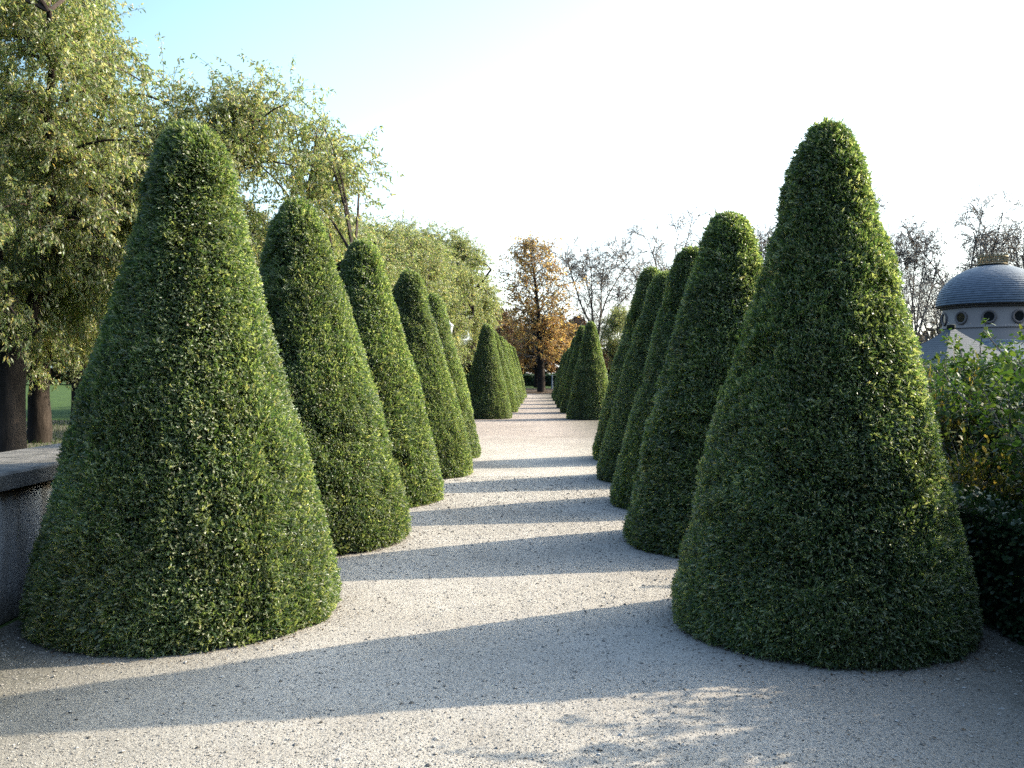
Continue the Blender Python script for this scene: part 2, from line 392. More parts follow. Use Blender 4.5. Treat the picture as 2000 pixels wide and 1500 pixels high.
for k, y in enumerate(fy):
    x = 2.72+(y-31.6)*.027
    h = [3.38, 3.5, 3.3, 3.1, 3.0, 2.9][k]
    cone(1 if k else 2, x, y-.6, [.82, .9, .9, .9, .9, .9][k], h, k*1.7+.4, fl[k].replace('left', 'right'), 'clipped yew cones lining the far path')

# ------------------------------------------------------------------ low wall on the left
wall = empty('garden_wall', (-3.62, 2, 0))
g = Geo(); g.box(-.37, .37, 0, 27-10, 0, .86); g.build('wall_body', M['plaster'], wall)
g = Geo()
y = 0.0
rng = np.random.default_rng(5)
while y < 17:
    L = rng.uniform(1.2, 1.7); y1 = min(y+L, 17.0)
    e = .015
    V = [(-.44, y+.004, .86), (.44, y+.004, .86), (.44, y1-.004, .86), (-.44, y1-.004, .86), (-.44, y+.004, .97-e), (.44, y+.004, .97-e), (.44, y1-.004, .97-e), (-.44, y1-.004, .97-e),
         (-.44+e, y+.004+e*.4, .97), (.44-e, y+.004+e*.4, .97), (.44-e, y1-.004-e*.4, .97), (-.44+e, y1-.004-e*.4, .97)]
    g.add(V, [(3,2,1,0),(0,1,5,4),(1,2,6,5),(2,3,7,6),(3,0,4,7),(4,5,9,8),(5,6,10,9),(6,7,11,10),(7,4,8,11),(8,9,10,11)])
    y = y1
g.build('coping_stone', M['stone'], wall)
tag(wall, 'low grey plastered garden wall with flat stone coping behind the near left yew', 'wall')

# ------------------------------------------------------------------ leaves clipped into boxes: hedges
def hedge(name, x0, x1, y0, y1, h, n, size, mat, label, seed, cat='hedge'):
    rng = np.random.default_rng(seed); g = Geo()
    i = .05
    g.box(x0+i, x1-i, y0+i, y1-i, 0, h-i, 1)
    A = np.array([(x1-x0)*(y1-y0), (y1-y0)*h, (y1-y0)*h, (x1-x0)*h, (x1-x0)*h])
    f = rng.choice(5, n, p=A/A.sum())
    u, v = rng.random(n), rng.random(n)
    pos = np.zeros((n, 3)); nor = np.zeros((n, 3))
    X = x0+(x1-x0)*u; Y = y0+(y1-y0)*v
    for k in range(5):
        s = f == k
        if k == 0: pos[s] = np.stack([X[s], Y[s], np.full(s.sum(), h)], -1); nor[s] = (0, 0, 1)
        if k == 1: pos[s] = np.stack([np.full(s.sum(), x0), Y[s], h*u[s]], -1); nor[s] = (-1, 0, 0)
        if k == 2: pos[s] = np.stack([np.full(s.sum(), x1), Y[s], h*u[s]], -1); nor[s] = (1, 0, 0)
        if k == 3: pos[s] = np.stack([X[s], np.full(s.sum(), y0), h*v[s]], -1); nor[s] = (0, -1, 0)
        if k == 4: pos[s] = np.stack([X[s], np.full(s.sum(), y1), h*v[s]], -1); nor[s] = (0, 1, 0)
    pos += nor*(wob3(pos, 4, seed)*.03-rng.random(n)*.05)[:, None]
    pos[:, 2] = np.maximum(pos[:, 2], .01)
    xd = nrm(nor*.6+rng.normal(size=(n, 3))*.7); nd = nrm(nor+rng.normal(size=(n, 3))*.6)
    add_leaves(g, BROAD, BROAD_F, pos, xd, nd, size*rng.uniform(.6, 1.4, n), 0)
    return tag(g.build(name, [mat, M['yew_core']]), label, cat)
hedge('box_hedge', 2.98, 3.42, 2.6, 15, .72, 40000, .04, M['box'], 'low dark clipped box hedge along the right edge of the gravel', 3)
hedge('clipped_hedge', -14, 22, 108, 109.5, 1.3, 9000, .22, M['box'], 'long low clipped hedge across the end of the alley behind the fence', 4)

# ------------------------------------------------------------------ trees
def walk(rng, p, d, L, K, wob, trop):
    pts = [np.array(p, float)]; d = nrm(d); st = L/(K-1)
    for k in range(K-1):
        d = nrm(d+rng.normal(size=3)*wob+np.array([0, 0, trop]))
        pts.append(pts[-1]+d*st)
    return np.array(pts), d
def side_dir(rng, d, ang):
    q = nrm(np.cross(d, rng.normal(size=3)))
    return nrm(d*math.cos(ang)+q*math.sin(ang))
def sample_poly(pts, u):
    K = len(pts)-1; k = min(int(u*K), K-1); f = u*K-k
    return pts[k]*(1-f)+pts[k+1]*f, nrm(pts[k+1]-pts[k])

def tube_group(g, items, sides, mat=0):
    by = {}
    for P, r0, r1 in items: by.setdefault(len(P), []).append((P, r0, r1))
    for K, it in by.items():
        P = np.array([i[0] for i in it]); w = np.linspace(0, 1, K)[None]
        a = np.array([i[1] for i in it])[:, None]; b = np.array([i[2] for i in it])[:, None]
        V, Fa = tubes(P, a*(1-w)+b*w, sides); g.add(V, Fa, mat)

def twig_leaves(g, rng, TW, per, size, T, Fc, hang, mat, keep=None, spread=.0):
    P = np.array(TW); n = len(P); K = P.shape[1]
    idx = np.repeat(np.arange(n), per); m = len(idx)
    u = rng.uniform(.12, 1, m)*(K-1); k = np.minimum(u.astype(int), K-2); f = (u-k)[:, None]
    pos = P[idx, k]*(1-f)+P[idx, k+1]*f+rng.normal(size=(m, 3))*spread
    d = nrm(P[idx, k+1]-P[idx, k])
    xd = nrm(d*.6+rng.normal(size=(m, 3))*.55+np.array([0, 0, -hang]))
    nd = nrm(rng.normal(size=(m, 3))+np.array([0, 0, .8]))
    s = size*rng.uniform(.6, 1.3, m)
    if keep is not None:
        ok = rng.random(m) < keep(pos)
        pos, xd, nd, s = pos[ok], xd[ok], nd[ok], s[ok]
    add_leaves(g, T, Fc, pos, xd, nd, s, mat)

def leafy_meshes(seed, Rc, zlo, zhi, clusters=120, twigs=20, leaves=42, size=.082):
    """broad leafy tree: limbs run from the fork to leaf clusters spread through a lumpy crown"""
    rng = np.random.default_rng(seed)
    big, limb, tw = [], [], []
    zc, hz_ = (zlo+zhi)/2, (zhi-zlo)/2
    fork = zlo+.35
    tp, td = walk(rng, (0, 0, -.1), (rng.normal()*.06, rng.normal()*.06, 1), fork+.1, 6, .05, .1)
    big.append((tp, .30, .20))
    mains = []
    for i in range(6):
        a = i/6*6.283+rng.normal()*.3; el = R(rng.uniform(38, 78))
        d = np.array([math.cos(a)*math.cos(el), math.sin(a)*math.cos(el), math.sin(el)])
        p0, _ = sample_poly(tp, rng.uniform(.8, 1))
        m, _ = walk(rng, p0, d, rng.uniform(.55, .8)*(zhi-fork), 8, .12, .0)
        big.append((m, .14, .04)); mains.append(m)
    mp = np.concatenate([m[2:] for m in mains])
    U = nrm(rng.normal(size=(clusters, 3))); fr = rng.random(clusters)**.45
    lump = 1+.20*wob3(U, 3.2, seed+9)
    rad = (.30+.66*fr)*lump
    C = U*np.array([Rc, Rc, hz_])*rad[:, None]+np.array([0, 0, zc])
    # crown is widest below the middle
    C[:, :2] *= (1.12-.22*(C[:, 2:3]-zlo)/(zhi-zlo))
    for c in C:
        q = mp[np.argmin(np.linalg.norm(mp-c, axis=1)+.8*np.maximum(0, mp[:, 2]-c[2]))]
        t = np.linspace(0, 1, 7)[:, None]
        mid = (q+c)/2+np.array([0, 0, .25*np.linalg.norm(c-q)])+rng.normal(size=3)*.12
        P = (1-t)**2*q+2*t*(1-t)*mid+t*t*c
        limb.append((P, .032, .010))
        out = nrm(c-np.array([0, 0, zc-.3*hz_]))
        for k in range(twigs):
            p, _ = sample_poly(P, rng.uniform(.5, 1)); p = p+rng.normal(size=3)*.16
            d = nrm(out*.55+rng.normal(size=3)*.75+np.array([0, 0, .15]))
            L = rng.uniform(.35, .85) if rng.random() > .06 else rng.uniform(.9, 1.5)
            w_, _ = walk(rng, p, d, L, 5, .17, -.17)
            tw.append((w_, .006, .002))
    gt = Geo(); tube_group(gt, big, 10)
    gc = Geo(); tube_group(gc, limb, 5, 1); tube_group(gc, tw, 3, 1)
    twig_leaves(gc, rng, [t[0] for t in tw], leaves, size, LEAF, LEAF_F, .45, 0, None, .03)
    return gt.mesh('trunk', [M['bark']], True), gc.mesh('crown', [M['cherry'], M['cherry_twig']])

def tall_meshes(seed, Ht, prof, zlo, nb, leaf_mat_, per, size, keep, bare=False, name='crown'):
    """tree with a central trunk and side limbs; prof(z/Ht) = crown radius"""
    rng = np.random.default_rng(seed)
    big, mid, tert, tw = [], [], [], []
    tp, _ = walk(rng, (0, 0, -.1), (0, 0, 1), Ht*.93, 14, .035, .08)
    big.append((tp, .30, .03))
    for i in range(nb):
        u = zlo/Ht+(1-zlo/Ht)*((i+rng.random())/nb)*.98
        p, dd = sample_poly(tp, min(u, .995))
        L = prof(u)*rng.uniform(.7, 1.15)
        az = i*2.4+rng.normal()*.3; el = R(rng.uniform(15, 45)+25*u)
        d = np.array([math.cos(az)*math.cos(el), math.sin(az)*math.cos(el), math.sin(el)])
        lp, _ = walk(rng, p, d, L, 7, .13, .0)
        mid.append((lp, .05*(1.25-u), .012))
        for j in range(5):
            p2, d2 = sample_poly(lp, rng.uniform(.25, 1))
            q, _ = walk(rng, p2, side_dir(rng, d2, R(rng.uniform(25, 70))), rng.uniform(.5, 1.1)*max(L*.45, .5), 5, .18, -.02)
            tert.append((q, .016, .007))
            for l in range(4):
                p3, d3 = sample_poly(q, rng.uniform(.2, 1))
                t3, _ = walk(rng, p3, side_dir(rng, d3, R(rng.uniform(20, 70))), rng.uniform(.35, .8), 4, .15, -.14)
                tw.append((t3, .009, .005))
    gt = Geo(); tube_group(gt, big, 10)
    gc = Geo(); tube_group(gc, mid, 5, 1); tube_group(gc, tert, 3, 1); tube_group(gc, tw, 3, 1)
    twig_leaves(gc, rng, [t[0] for t in tw], per, size, BROAD, BROAD_F, .7, 0, keep, .08)
    return gt.mesh('trunk', [M['bark']], True), gc.mesh(name, [leaf_mat_, M['twig']])

def vase_meshes(seed, Ht, per, size):
    """nearly bare tree: several ascending stems carrying a domed crown of fine twigs"""
    rng = np.random.default_rng(seed)
    big, mid, tert, tw = [], [], [], []
    fork = Ht*.3
    tp, _ = walk(rng, (0, 0, -.1), (0, 0, 1), fork, 6, .04, .08)
    big.append((tp, .32, .24))
    nl = 6
    for i in range(nl):
        az = i/nl*6.283+rng.normal()*.3; el = R(rng.uniform(58, 84))
        d = np.array([math.cos(az)*math.cos(el), math.sin(az)*math.cos(el), math.sin(el)])
        p0, _ = sample_poly(tp, rng.uniform(.75, 1))
        lp, _ = walk(rng, p0, d, (Ht-fork)*rng.uniform(.84, .98), 10, .08, .01)
        big.append((lp, .13, .025))
        for j in range(14):
            u = rng.uniform(.15, 1); p, dd = sample_poly(lp, u)
            sp, _ = walk(rng, p, side_dir(rng, dd, R(rng.uniform(25, 60))), rng.uniform(1.6, 3.2)*(1.15-.4*u), 7, .16, .03)
            mid.append((sp, .045*(1.2-.6*u), .016))
            for k in range(7):
                p2, d2 = sample_poly(sp, rng.uniform(.2, 1))
                q, _ = walk(rng, p2, side_dir(rng, d2, R(rng.uniform(25, 65))), rng.uniform(.7, 1.5), 5, .2, -.03)
                tert.append((q, .024, .016))
                for l in range(4):
                    p3, d3 = sample_poly(q, rng.uniform(.3, 1))
                    t3, _ = walk(rng, p3, side_dir(rng, d3, R(rng.uniform(20, 60))), rng.uniform(.5, 1.1), 4, .2, -.2)
                    tw.append((t3, .018, .011))
    gt = Geo(); tube_group(gt, big, 8)
    gc = Geo(); tube_group(gc, mid, 5, 1); tube_group(gc, tert, 3, 1); tube_group(gc, tw, 3, 1)
    twig_leaves(gc, rng, [t[0] for t in tw], per, size, BROAD, BROAD_F, .5, 0, None, .1)
    return gt.mesh('trunk', [M['pale_bark']], True), gc.mesh('crown', [M['dry'], M['twig']])

def tree(name, meshes, x, y, rz, sc, label, cat, group=None):
    r = empty(name, (x, y, 0), rz, sc)
    for n, me in zip(('trunk', 'crown'), meshes):
        o = bpy.data.objects.new(n, me); col.objects.link(o); o.parent = r
    tag(r, label, cat, group); return r

wp = [leafy_meshes(101, 3.0, 1.65, 9.4, 230, 20), leafy_meshes(202, 2.2, 1.8, 7.2, 120, 20), leafy_meshes(303, 2.9, 1.7, 8.6, 160, 20)]
gw = 'drooping leafy trees behind the left yew row'
for m, x, y, rz, sc, lab in [
    (0, -8.4, 15.0, .4, (.93, .93, 1.04), 'big drooping olive green tree at far left with thick forked trunk behind the wall'),
    (0, -10.9, 20.6, 1.9, (.95, .95, .9), 'shaded tree with stout trunk on the lawn, seen between wall and near yew'),
    (1, -4.9, 17.0, 3.1, (.95, .95, 1.05), 'drooping tree whose loose leafy branch sticks out over the second left yew'),
    (1, -4.9, 25.0, 5.0, (.88, .88, .88), 'rounded olive tree right behind the third left yew cone'),
    (1, -4.6, 32.5, 2.6, (1.08, 1.08, 1.04), 'rounded olive tree behind the fourth left yew cone'),
    (2, -4.4, 41.0, 4.2, (.98, .98, 1.02), 'hazy olive tree left of the far yew rows, with ragged top'),
    (2, -3.9, 51.0, 0.6, (1.22, 1.22, 1.18), 'farthest pale olive tree left of the far yew rows, next to the brown chestnut'),
    (1, -6.6, 36.5, 3.3, (1.1, 1.1, 1.1), 'olive tree half hidden in the second rank between two rounded trees'),
    (2, -6.2, 46.5, 1.6, (1.1, 1.1, 1.1), 'pale hazy tree in the second rank behind the ragged topped one'),
    (0, -13.5, 28.0, 2.2, (1.1, 1.1, 1.0), 'dark leafy tree deep in the lawn behind the far left trunks'),
    (2, -13.0, 38.0, 1.2, (1.3, 1.3, 1.1), 'leafy tree at the back of the lawn behind the left tree row'),
]:
    tree('leafy_tree', wp[m], x, y, rz, sc, lab, 'tree', gw)
tree('leafy_tree', wp[1], 8.6, 70.0, 2.0, (.75, .75, 1.0), 'small yellow green tree right of the far yew cones, below the bare tree', 'tree')

chest = tall_meshes(7, 13.0, lambda u: 3.0*(1-max(0, (u-.72)/.30)**2.0)*(.85+.15*min(1, u/.3)), 2.4, 120, M['chestnut'], 15, .17,
                    lambda p: np.clip(1.25-1.1*(p[:, 2]-2)/7, .2, 1))
tree('chestnut_tree', chest, 2.45, 75, 0, (1.22, 1.22, 1), 'tall chestnut tree with orange brown leaves and dark trunk closing the alley', 'tree')
low = tall_meshes(8, 9.0, lambda u: 3.6*(1-max(0, (u-.4)/.6)**2), 2.0, 80, M['rust'], 26, .22, lambda p: np.clip(1.1-.09*(p[:, 2]-2), .3, 1))
for x, y, rz, sc, lab in [(-1.6, 88, 0, (.8, .8, .92), 'rusty brown tree behind and left of the tall chestnut'),
                          (6.2, 90, 2, (.75, .75, .82), 'rusty brown tree behind and right of the tall chestnut'),
                          (2.6, 97, 1, (.9, .9, .78), 'rusty brown tree straight behind the tall chestnut trunk')]:
    tree('autumn_tree', low, x, y, rz, sc, lab, 'tree', 'rust brown trees behind the chestnut')

bare = [vase_meshes(41, 16.5, 2, .11), vase_meshes(52, 16.5, 2, .10)]
for m, px, y, top, w, rz, lab in [
    (0, 1168, 80, 472, .85, 0, 'nearly bare tree with forked dark stem just right of the brown chestnut'),
    (1, 1303, 92, 412, 1.0, 1.2, 'tall bare domed tree rising above the tips of the right yew row'),
    (0, 1462, 96, 425, .95, 2.5, 'bare tree showing between the two nearest right yew cones'),
    (1, 1690, 98, 385, 1.0, 3.6, 'bare tree mostly hidden behind the nearest right yew cone'),
    (0, 1790, 92, 430, .8, 4.6, 'thin bare tree just right of the large near right yew'),
    (1, 1897, 88, 385, 1.05, .3, 'tall bare tree with broad domed crown behind the domed pavilion'),
    (0, 2010, 90, 425, 1.0, 5.5, 'bare tree cut by the right edge of the picture behind the pavilion'),
    (1, 1835, 76, 520, .62, 2.1, 'low twiggy tree just left of the pavilion dome'),
    (0, 1640, 100, 470, .9, 1.0, 'bare tree hidden behind the nearest right yew cone')][:8]:
    h = CAMH+(728-top)/F*y
    tree('bare_tree', bare[m], (px-1000)/F*y, y, rz, (w, w, h/15.9), lab, 'tree', 'nearly bare trees on the right')

# far wood, one mass
rng = np.random.default_rng(77); g = Geo(); n = 26000
X = rng.uniform(-70, 90, n); Yw = 118+rng.random(n)*10
hgt = 6.0+1.6*np.sin(X*.35)+1.2*np.sin(X*.83+2)+.8*np.sin(X*2.1)
pos = np.stack([X, Yw, rng.random(n)**.8*hgt], -1)
add_leaves(g, BROAD, BROAD_F, pos, rng.normal(size=(n, 3)), rng.normal(size=(n, 3)), rng.uniform(.5, 1.1, n), 0)
tag(g.build('far_wood', M['wood']), 'dark brown green wood closing the view behind the chestnut', 'wood', kind='stuff')

# ------------------------------------------------------------------ shrubs on the right
def shrub_mesh(seed, stems, H, spread, per, size, mat, name='shrub', twig=True):
    rng = np.random.default_rng(seed); main, tw = [], []
    for i in range(stems):
        a = rng.random()*6.283; r = spread*math.sqrt(rng.random())
        p = np.array([r*.45*math.cos(a), r*.45*math.sin(a), 0]); d = np.array([math.cos(a)*r*.75, math.sin(a)*r*.75, H*.8])
        L = H*rng.uniform(.55, 1.1)
        s, _ = walk(rng, p, d, L, 8, .12, .0); main.append((s, .012, .004))
        for j in range(11):
            p2, d2 = sample_poly(s, rng.uniform(.08, 1))
            t, _ = walk(rng, p2, side_dir(rng, d2, R(rng.uniform(25, 85))), rng.uniform(.2, .5), 4, .2, -.08)
            tw.append((t, .004, .002))
        # the leader carries leaves too
        e, _ = walk(rng, s[-3], s[-1]-s[-3], .4+.3*rng.random(), 4, .1, 0); tw.append((e, .004, .002)); tw.append((e, .004, .002))
    g = Geo(); tube_group(g, main, 4, 1); tube_group(g, tw, 3, 1)
    twig_leaves(g, rng, [t[0] for t in tw], per, size, BROAD, BROAD_F, .3, 0, None, .02)
    return g.mesh(name, [mat, M['twig']])
sh = [shrub_mesh(61, 85, 2.0, 1.0, 25, .055, M['shrub']), shrub_mesh(62, 90, 2.0, 1.0, 25, .05, M['shrub']),
      shrub_mesh(63, 55, 1.0, .6, 12, .06, M['gold_shrub'])]
for m, x, y, rz, sc, lab in [
    (0, 4.55, 4.5, 0, (1.15, 1.15, 1.0), 'green leafy shrub behind the box hedge, outermost at right'),
    (0, 4.15, 4.35, 1.4, (1.0, 1.0, .92), 'green leafy shrub tight against the box hedge, nearest the camera at right'),
    (1, 4.25, 5.35, 2.5, (.95, .95, .98), 'green leafy shrub close behind the box hedge, between two outer shrubs'),
    (1, 4.75, 6.4, 1, (1, 1, 1.0), 'green leafy shrub behind the box hedge at the right picture edge'),
    (0, 4.95, 8.5, 2, (1.0, 1.0, .92), 'tall green shrub with upright shoots in front of the pavilion'),
    (1, 5.3, 10.6, 3, (1.15, 1.15, .90), 'green shrub with upright shoots left of the tall one, below the slate roof'),
    (0, 6.9, 11.5, 4, (1.2, 1.2, .92), 'green shrub below the pavilion at the right edge'),
    (1, 6.0, 13.6, 5, (1.2, 1.2, .9), 'yellowish green shrub beside the right flank of the near right yew'),
]:
    o = bpy.data.objects.new('leafy_shrub', sh[m]); col.objects.link(o)
    o.location = (x, y, 0); o.rotation_euler = (0, 0, rz); o.scale = sc
    tag(o, lab, 'shrub', 'green shrubs behind the box hedge')
for x, y, rz, sc, lab in [(3.72, 7.0, 0, (.62, .62, .92), 'low golden brown shrub between the near right yew and box hedge'),
                          (4.15, 8.6, 2, (.45, .45, 1.35), 'yellow leaved shrub peeping past the flank of the near right yew')]:
    o = bpy.data.objects.new('golden_shrub', sh[2]); col.objects.link(o)
    o.location = (x, y, 0); o.rotation_euler = (0, 0, rz); o.scale = sc
    tag(o, lab, 'shrub')

# ------------------------------------------------------------------ domed pavilion
PX, PY = 24.1, 45.0
pav = empty('domed_pavilion', (PX, PY, 0))
tag(pav, 'pink pavilion with grey slate dome, round windows and gilded crown', 'pavilion')
def slates_lathe(g, prof, course, seg, mat=0):
    """overlapping slate courses on a turned profile (list of r,z from bottom to top)"""
    pr = np.array(prof); s = np.concatenate([[0], np.cumsum(np.hypot(*np.diff(pr, axis=0).T))])
    n = int(s[-1]/course)
    e = np.linspace(0, s[-1], n+1)
    r = np.interp(e, s, pr[:, 0]); z = np.interp(e, s, pr[:, 1])
    rng = np.random.default_rng(3)
    for i in range(n):
        k = max(6, int(seg*(r[i]/pr[:, 0].max())**.8))
        off = rng.random()
        for j in range(k):
            a0, a1 = (j+off)/k*2*np.pi, (j+1+off)/k*2*np.pi
            t = .034+rng.random()*.014
            b = (r[i]+t); u = r[i+1]+.004
            V = [(b*math.cos(a0), b*math.sin(a0), z[i]-.02), (b*math.cos(a1), b*math.sin(a1), z[i]-.02),
                 (u*math.cos(a1), u*math.sin(a1), z[i+1]), (u*math.cos(a0), u*math.sin(a0), z[i+1])]
            g.add(V, [(0, 1, 2, 3)], mat)
g = Geo(); g.lathe([(4.3, 0), (4.3, 2.2)], 40); g.build('wall', M['pink'], pav)
g = Geo(); slates_lathe(g, [(4.75, 1.95), (3.6, 2.65), (2.45, 3.1)], .12, 110); g.build('skirt_roof', M['slate'], pav)
g = Geo(); g.lathe([(2.36, 3.05), (2.50, 3.08), (2.50, 3.16), (2.36, 3.19)], 64); g.build('flashing', M['white'], pav)
g = Geo(); g.lathe([(2.30, 3.0), (2.30, 3.78), (2.36, 3.80), (2.36, 3.88), (2.27, 3.90), (2.27, 4.80)], 96); dr = g.build('drum', M['pink'], pav)
g = Geo(); g.lathe([(2.27, 4.78), (2.36, 4.80), (2.40, 4.88), (2.52, 4.91), (2.52, 5.0), (2.3, 5.02)], 96); g.build('cornice', M['trim'], pav)
dome = [(2.56*math.cos(t), 4.99+2.02*math.sin(t)) for t in np.linspace(0, R(86), 22)]
g = Geo(); slates_lathe(g, dome, .115, 110); dm = g.build('dome', M['slate'], pav)
g = Geo(); g.lathe([(r_*.985, z_-.03) for r_, z_ in dome], 64); g.build('dome_shell', M['iron'], pav)
g = Geo(); g.lathe([(0.01, 6.98), (.66, 6.99), (.70, 7.02), (.66, 7.05), (.01, 7.06)], 32)
g.lathe([(.60, 7.34), (.70, 7.36), (.70, 7.42), (.60, 7.43), (.60, 7.34)], 32)
cr = g.build('gilded_crown', M['gold'], pav)
g = Geo()
for k in range(22):
    a = k/22*6.283
    g.lathe([(.018, 7.07), (.05, 7.14), (.03, 7.22), (.045, 7.28), (.02, 7.36)], 6, 0, (.65*math.cos(a), .65*math.sin(a)))
    g.lathe([(.035, 7.43), (.05, 7.47), (.0, 7.56)], 6, 0, (.65*math.cos(a), .65*math.sin(a)))
g.build('baluster', M['gold'], cr)
for k in range(11):
    a = R(-90+2+k*360/11)+.035-.05
    # ring frame and pane on the drum
    ax = np.array([math.cos(a), math.sin(a), 0]); s_ = np.array([-math.sin(a), math.cos(a), 0]); up = np.array([0, 0, 1.])
    c0 = ax*2.27+up*4.30
    V = []; prof = [(.23, -.03), (.23, .05), (.28, .075), (.33, .06), (.34, -.05)]
    for r_, d_ in prof:
        for j in range(28):
            b = j/28*6.283; V.append(c0+s_*r_*math.cos(b)+up*r_*math.sin(b)+ax*d_)
    Fq = [(i*28+j, i*28+(j+1) % 28, (i+1)*28+(j+1) % 28, (i+1)*28+j) for i in range(len(prof)-1) for j in range(28)]
    g = Geo(); g.add(V, Fq); w = g.build('window', M['trim'], pav)
    g = Geo(); V = [c0+s_*.24*math.cos(j/28*6.283)+up*.24*math.sin(j/28*6.283)+ax*.02 for j in range(28)]
    g.add(V, [tuple(range(28))])
    pn = g.build('pane', M['pane'], w)
# corner wing with pyramid roof
cx, cy = (1857-1000)/F*41-PX, 41-PY
g = Geo()
def pyr(cx, cy, hw, z0, z1, n=18):
    rng = np.random.default_rng(9)
    for i in range(n):
        t0, t1 = i/n, (i+1)/n
        def half(t): return hw*(1-t)**1.15+.10*t
        a, b = half(t0)+.03, half(t1)+.004
        za, zb = z0+(z1-z0)*t0-.015, z0+(z1-z0)*t1
        for q in range(4):
            rot = q*math.pi/2+R(14)
            c, s = math.cos(rot), math.sin(rot)
            m = max(1, int(a*2/.28))
            for j in range(m):
                u0, u1 = -1+2*j/m, -1+2*(j+1)/m
                V = []
                for xx, yy, z in ((u0*a, -a, za), (u1*a, -a, za), (u1*b, -b, zb), (u0*b, -b, zb)):
                    V.append((cx+c*xx-s*yy, cy+s*xx+c*yy, z))
                g.add(V, [(0, 1, 2, 3)])
pyr(cx, cy, 2.5, 1.75, 3.62)
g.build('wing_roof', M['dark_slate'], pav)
g = Geo(); g.lathe([(.16, 3.58), (.2, 3.66), (.2, 3.78), (.12, 3.82), (.0, 3.84)], 10, 0, (cx, cy)); g.build('finial', M['iron'], pav)
g = Geo()
c, s = math.cos(R(14)), math.sin(R(14)); hw = 2.1
V = [(cx+c*x-s*y, cy+s*x+c*y, z) for z in (0, 1.8) for x, y in ((-hw, -hw), (hw, -hw), (hw, hw), (-hw, hw))]
g.add(V, [(0, 1, 5, 4), (1, 2, 6, 5), (2, 3, 7, 6), (3, 0, 4, 7)]); g.build('wing_wall', M['pink'], pav)

# ------------------------------------------------------------------ lamp, fence, far post
lx, ly = (877-1000)/F*24.0, 24.0
lamp = empty('garden_lamp', (lx, ly, 0))
tag(lamp, 'white lantern of a garden lamp peeping out beside the last left yew', 'lamp')
g = Geo(); g.lathe([(.09, 0), (.09, .25), (.045, .3), (.038, 2.5), (.07, 2.53), (.07, 2.58), (0, 2.58)], 14); g.build('post', M['iron'], lamp, True)
g = Geo(); g.lathe([(.05, 2.58), (.075, 2.60), (.115, 2.83), (.11, 2.85)], 6); g.build('lantern', M['white'], lamp)
g = Geo(); g.lathe([(.14, 2.85), (.10, 2.90), (.03, 2.95), (.02, 3.0), (0, 3.01)], 6); g.build('lamp_cap', M['white'], lamp)

fence = empty('garden_fence', (2.5, 93, 0))
tag(fence, 'low dark iron picket fence across the end of the alley', 'fence')
g = Geo()
for x in np.arange(-7, 7.01, .14): g.box(x-.012, x+.012, -.012, .012, 0, .72)
g.build('picket', M['iron'], fence)
g = Geo(); g.box(-7, 7, .0135, .0335, .12, .16); g.box(-7, 7, .0135, .0335, .58, .62); g.build('rail', M['iron'], fence)
for x in (-7.06, -3.5, .07, 3.57, 7.06):
    g = Geo(); g.box(x-.03, x+.03, .035, .095, 0, .85); g.lathe([(.04, .85), (.05, .89), (.0, .95)], 8, 0, (x, .065)); g.build('post', M['iron'], fence)
pst = empty('marker_post', (3.95, 88, 0))
tag(pst, 'slim pale post in the shade right of the chestnut trunk', 'post')
g = Geo(); g.lathe([(.09, 0), (.08, 1.25), (.10, 1.27), (.10, 1.33), (0, 1.42)], 10); g.build('shaft', M['white'], pst)

# ------------------------------------------------------------------ gravel stones, leaf litter, grass
OCT = np.array([(1,0,0),(-1,0,0),(0,.8,0),(0,-.8,0),(0.1,.1,.55),(-.1,0,-.5)])
OCT_F = [[(0,2,4),(2,1,4),(1,3,4),(3,0,4),(2,0,5),(1,2,5),(3,1,5),(0,3,5)]]
rng = np.random.default_rng(88); n = 110000
Y = 3.3+rng.random(n)**1.9*10.5; X = rng.uniform(-1, 1, n)*np.minimum(3.1, .62*Y)+0.0
keep = (X > -3.15) & (X < 2.95)
X, Y = X[keep], Y[keep]; n = len(X)
s = .0018+.0042*rng.random(n)**2+.009*(rng.random(n) < .03)*rng.random(n)
s = s*(1+.08*(Y-3.5))
g = Geo(); a = rng.random(n)*6.283
add_leaves(g, OCT, OCT_F, np.stack([X, Y, s*.25], -1), np.stack([np.cos(a), np.sin(a), 0*a], -1), np.array([[0, 0, 1.]])+rng.normal(size=(n, 3))*.25, s)
tag(g.build('gravel_stones', M['pebble']), 'loose pale gravel stones strewn over the path', 'gravel', kind='stuff')

g = Geo(); P = []
for x, y, r, h in left[:3]+right[:2]:
    m = 1500; aa = rng.random(m)*6.283; rr = r*(.97+.26*rng.random(m)**2.2)
    P.append(np.stack([x+rr*np.cos(aa), y+rr*np.sin(aa), np.full(m, .006)], -1))
m = 300; P.append(np.stack([rng.uniform(-2.6, 2.8, m), 3.5+rng.random(m)*14, np.full(m, .006)], -1))
m = 350; P.append(np.stack([rng.uniform(1.2, 2.9, m)**1, 3.3+rng.random(m)*2.2, np.full(m, .006)], -1))
m = 900; P.append(np.stack([rng.normal(2.4, 3, m), 71+rng.normal(0, 3, m), np.full(m, .01)], -1))
P = np.concatenate(P); n = len(P); a = rng.random(n)*6.283
sz = np.where(P[:, 1] > 40, .12, np.where(rng.random(n) < .8, .010, .018))*rng.uniform(.6, 1.4, n)
add_leaves(g, BROAD, BROAD_F, P, np.stack([np.cos(a), np.sin(a), .15+0*a], -1), np.array([[0, 0, 1.]])+rng.normal(size=(n, 3))*.3, sz)
tag(g.build('fallen_leaves', M['litter']), 'small brown fallen leaves at the feet of the yew cones', 'leaves', kind='stuff')

